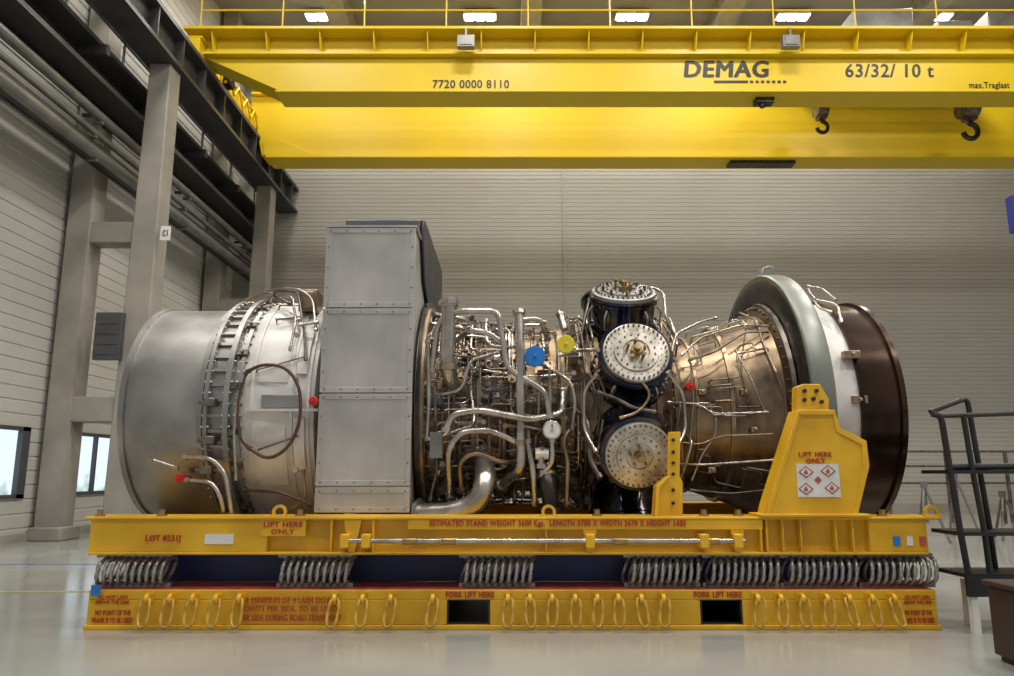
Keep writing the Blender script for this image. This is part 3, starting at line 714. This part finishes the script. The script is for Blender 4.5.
def run(n,name,rs,o0,o1):
    for i in range(n):
        x,a=region(); off=R.uniform(o0,o1); pts=[S(x,a,rad(x)-.12)]
        pts.append(S(x,a,rad(x)+off)); xm=.14 if 0<a<80 else .6
        for k in range(R.randint(2,4)):
            if (k+i)%2:
                nx=max(-.64,min(max(xm,x),x+R.choice((-1,1))*R.uniform(.1,.4)))
                if abs(nx-x)<.02: nx=x-.12
                pts.append(S(nx,a+R.uniform(-3,3),rad(nx)+off)); x=nx
            else:
                da=R.choice((-1,1))*R.uniform(12,40); a2=max(-85,min(95,a+da)); m=3
                for j in range(1,m+1): pts.append(S(x,a+(a2-a)*j/m,rad(x)+off))
                a=a2
        pts.append(S(x,a,rad(x)-.12))
        b=MB(); b.tube(pts,R.choice(rs),8,fil=.05)
        for t in (1,-2):
            if len(pts)>3:
                p=pts[t]; b.cyl(p-Vector((0,.012,0)),p+Vector((0,.012,0)),rs[-1]*1.3,6)
        b.obj(name,R.choice(mats),EN)
run(40,'harness_line',(.008,.01,.013,.016),-.03,.09)
run(98,'instrument_tube',(.004,.005,.006,.007),-.05,.06)
run(60,'cable_run',(.004,.006,.008),-.06,.03)
def blk(i,nm,s):
    x,a=region(.6); c=S(x,a,rad(x)-.04); rot=Matrix.Translation(c)@Matrix.Rotation(-math.radians(a),4,'X')
    b=MB(); w,h=R.uniform(.02,.07)*s,R.uniform(.018,.06)*s; b.box(-w,w,-.05,.08,-h,h,mtx=rot)
    b.box(-w*1.3,w*1.3,-.02,-.008,-h*1.2,h*1.2,mtx=rot); b.box(-w*.4,w*.4,-.075,-.05,-h*.4,h*.4,mtx=rot)
    b.cyl(rot@Vector((w*.6,-.07,h*.5)),rot@Vector((w*.6,-.05,h*.5)),.008,6)
    b.obj(nm,R.choice(('darkpart','darkpart','tan','steel')),EN,bevel=.003)
for i in range(38): blk(i,'valve_block',1.)
for i in range(70): blk(i,'pipe_bracket',.45)
for i in range(16):
    x,a=region(); c=S(x,a,rad(x)-.12); c2=S(x+R.uniform(-.05,.05),a+R.uniform(-6,6),rad(x)+R.uniform(.0,.06)); r=R.uniform(.02,.035)
    b=MB(); b.cyl(c,c2,r,16); dd=(c2-c).normalized(); b.cyl(c2-dd*.01,c2+dd*.012,r*1.25,16); b.cyl(c2,c2+dd*.04,r*.45,6)
    b.obj('sensor_housing',R.choice(('steel','tan','darkpart','dark')),EN)
for i in range(36):
    a=R.uniform(-70,85); x=R.choice((R.uniform(.57,.68),R.uniform(1.22,1.4))); r=.87; pts=[S(x,a,.7),S(x,a,r)]
    da=R.choice((-1,1))*R.uniform(15,40); dx=R.uniform(-.08,.12)
    for j in range(1,4): pts.append(S(x+dx*j/3,a+da*j/3,r-.01*j))
    pts.append(S(x+dx,a+da,.6)); b=MB(); b.tube(pts,R.choice((.006,.009,.013)),8,fil=.04); b.obj('fuel_line',R.choice(mats),EN)
def rc(x): return .62+(x-1.37)*.30 if x<2.14 else .86
for i in range(22):
    x=R.uniform(1.4,1.9); a=R.uniform(-65,85); x2=min(2.12,x+R.uniform(.12,.5)); a2=a+R.choice((-1,1))*R.uniform(4,18)
    o=.03; pts=[S(x,a,rc(x)-.03),S(x,a,rc(x)+o),S((x+x2)/2,a,rc((x+x2)/2)+o),S((x+x2)/2,a2,rc((x+x2)/2)+o),S(x2,a2,rc(x2)+o),S(x2,a2,rc(x2)-.03)]
    b=MB(); b.tube(pts,R.choice((.004,.005,.006)),8,fil=.03); b.obj('thermocouple_line',R.choice(('steel','darkpart','tan','darkpart')),EN)
def f(b,t):
    px,py,Y=t; q=P(px,py,Y); b.box(q.x-.03,q.x+.03,Y-.01,Y+.1,q.z-.022,q.z+.022); b.cyl((q.x,Y-.04,q.z),(q.x,Y,q.z),.012,8)
each(((480,353,.5),(745,392,.55),(702,392,.64),(755,430,.52),(712,470,.64)),f,'sensor_pad','tan',EN,.005)
b=MB(); a=P(300,290,.75); c=P(317,312,.75); b.box(a.x,c.x,.72,.95,c.z,a.z); b.box(a.x+.02,c.x-.02,.7,.72,c.z+.02,a.z-.02); b.obj('ignition_box','tan',EN,bevel=.01)
b=MB(); a=P(430,432,.36); c=P(442,458,.36); b.box(a.x,c.x,.36,.37,c.z,a.z); b.obj('cloth_tag','duct',EN)
b=MB()
b.prismx([(.62,2.915),(.66,3.08),(.8,3.11),(1.6,3.10),(2.34,3.12),(2.36,2.915)],-1.33,-.712)
b.prismx([(.62,2.915),(.66,3.08),(.8,3.12),(2.4,3.12),(2.42,1.0),(2.1,1.0),(2.0,1.7),(1.6,2.2),(1.2,2.42),(.8,2.6)],-.71,-.685)
b.obj('tarpaulin','tarp',label='dark navy tarpaulin draped over the riveted metal box',cat='tarpaulin',bevel=.012)

# ---------------- right side stairs, crate, rails ----------------
SX=empty('metal_stairs',(3.3,0,0),'black steel mobile work stairs with handrail','stairs')
def seg(l,r,name,m='black',par=SX):
    b=MB(); b.tube([P(*t) for t in l],r,8,fil=.05); return b.obj(name,m,par)
seg([(974,604,-.12),(960,530,-.12),(941,416,-.12),(932,414,-.12)],.021,'handrail_post')
seg([(1000,600,.15),(990,530,.15),(967,398,.15),(930,412,.15)],.019,'handrail_post')
seg([(990,575,-.12),(984,530,-.12),(972,468,-.12),(963,414,-.12)],.018,'handrail_post')
seg([(941,416,-.12),(1060,412,-.12)],.016,'side_rail')
seg([(948,467,-.1),(1060,466,-.1)],.022,'side_rail')
for py,x0 in ((470,949),(532,960),(574,966)):
    a=P(x0,py,-.14); MB().box(a.x,a.x+.9,-.14,.2,a.z-.025,a.z).obj('stair_tread','black',SX)
b=MB(); a=P(966,576,-.14); b.box(a.x,a.x+.9,-.15,-.12,a.z-.13,a.z); b.obj('stringer','black',SX)
a=P(973,600,-.12)
for xx,yy in ((a.x,-.12),(a.x+.8,-.12),(a.x+.14,.18),(a.x+.8,.18)): MB().box(xx-.022,xx+.022,yy-.022,yy+.022,0,.3).obj('stair_leg','white',SX)
b=MB(); b.box(2.72,3.5,-1.5,-.8,0.03,.4); b.box(2.70,3.52,-1.52,-.78,.4,.43)
for dx in (2.74,3.4): b.box(dx,dx+.08,-1.48,-.82,0,.03)
b.obj('tool_crate','crate',label='dark brown lidded crate on the floor',cat='crate',bevel=.01)
GR=empty('guard_rail',(9,10.5,0),'grey steel guard rail along the hall','guard rail')
for z in (1.45,1.15,.8): MB().cyl((5.2,10.5,z),(13.5,10.5,z),.022,8).obj('rail','darkpart',GR)
for i in range(7): MB().box(5.4+i*1.25,5.45+i*1.25,10.47,10.53,0,1.47).obj('rail_post','darkpart',GR)
for px,Y,h,m in ((925,6,.85,'duct'),(957,7.5,1.0,'duct'),(1003,6.5,.7,'darkpart')):
    x=P(px,500,Y).x; b=MB(); b.tube([(x-.2,Y-.2,0.02),(x,Y,h)],.02,8); b.tube([(x+.2,Y-.2,.02),(x,Y,h)],.02,8); b.tube([(x,Y+.3,.02),(x,Y,h)],.02,8); b.cyl((x,Y,h-.05),(x,Y,h+.04),.05,10); b.cyl((x,Y,.35*h),(x,Y,h),.03,8)
    b.obj('tripod_jack',m,label='grey steel tripod jack standing on the floor',cat='jack stand',group='tripod jacks')
b=MB(); a=P(1009,196,3.); c=P(1009,232,3.); b.box(a.x,7.4,2.92,3.08,c.z,a.z); b.box(7.1,7.4,2.85,3.15,0.02,a.z+.3); b.box(6.9,7.6,2.65,3.35,0,.03)
b.obj('jib_crane','bluepaint',label='blue steel column-mounted jib crane arm',cat='jib crane',bevel=.01)

# ---------------- world, camera ----------------
w=bpy.data.worlds.new('World'); sc.world=w; w.use_nodes=True
nt=w.node_tree; bg=nt.nodes['Background']; bg.inputs[0].default_value=(.95,.96,1,1); bg.inputs[1].default_value=.34
cd=bpy.data.cameras.new('Camera'); cam=bpy.data.objects.new('Camera',cd); COL.objects.link(cam)
cam.location=CAM; cam.rotation_euler=(math.pi/2+TH,0,0); cd.sensor_width=36; cd.lens=F/1014*36; cd.clip_end=200
sc.camera=cam
sc.view_settings.view_transform='Standard'; sc.view_settings.look='None'; sc.view_settings.exposure=0
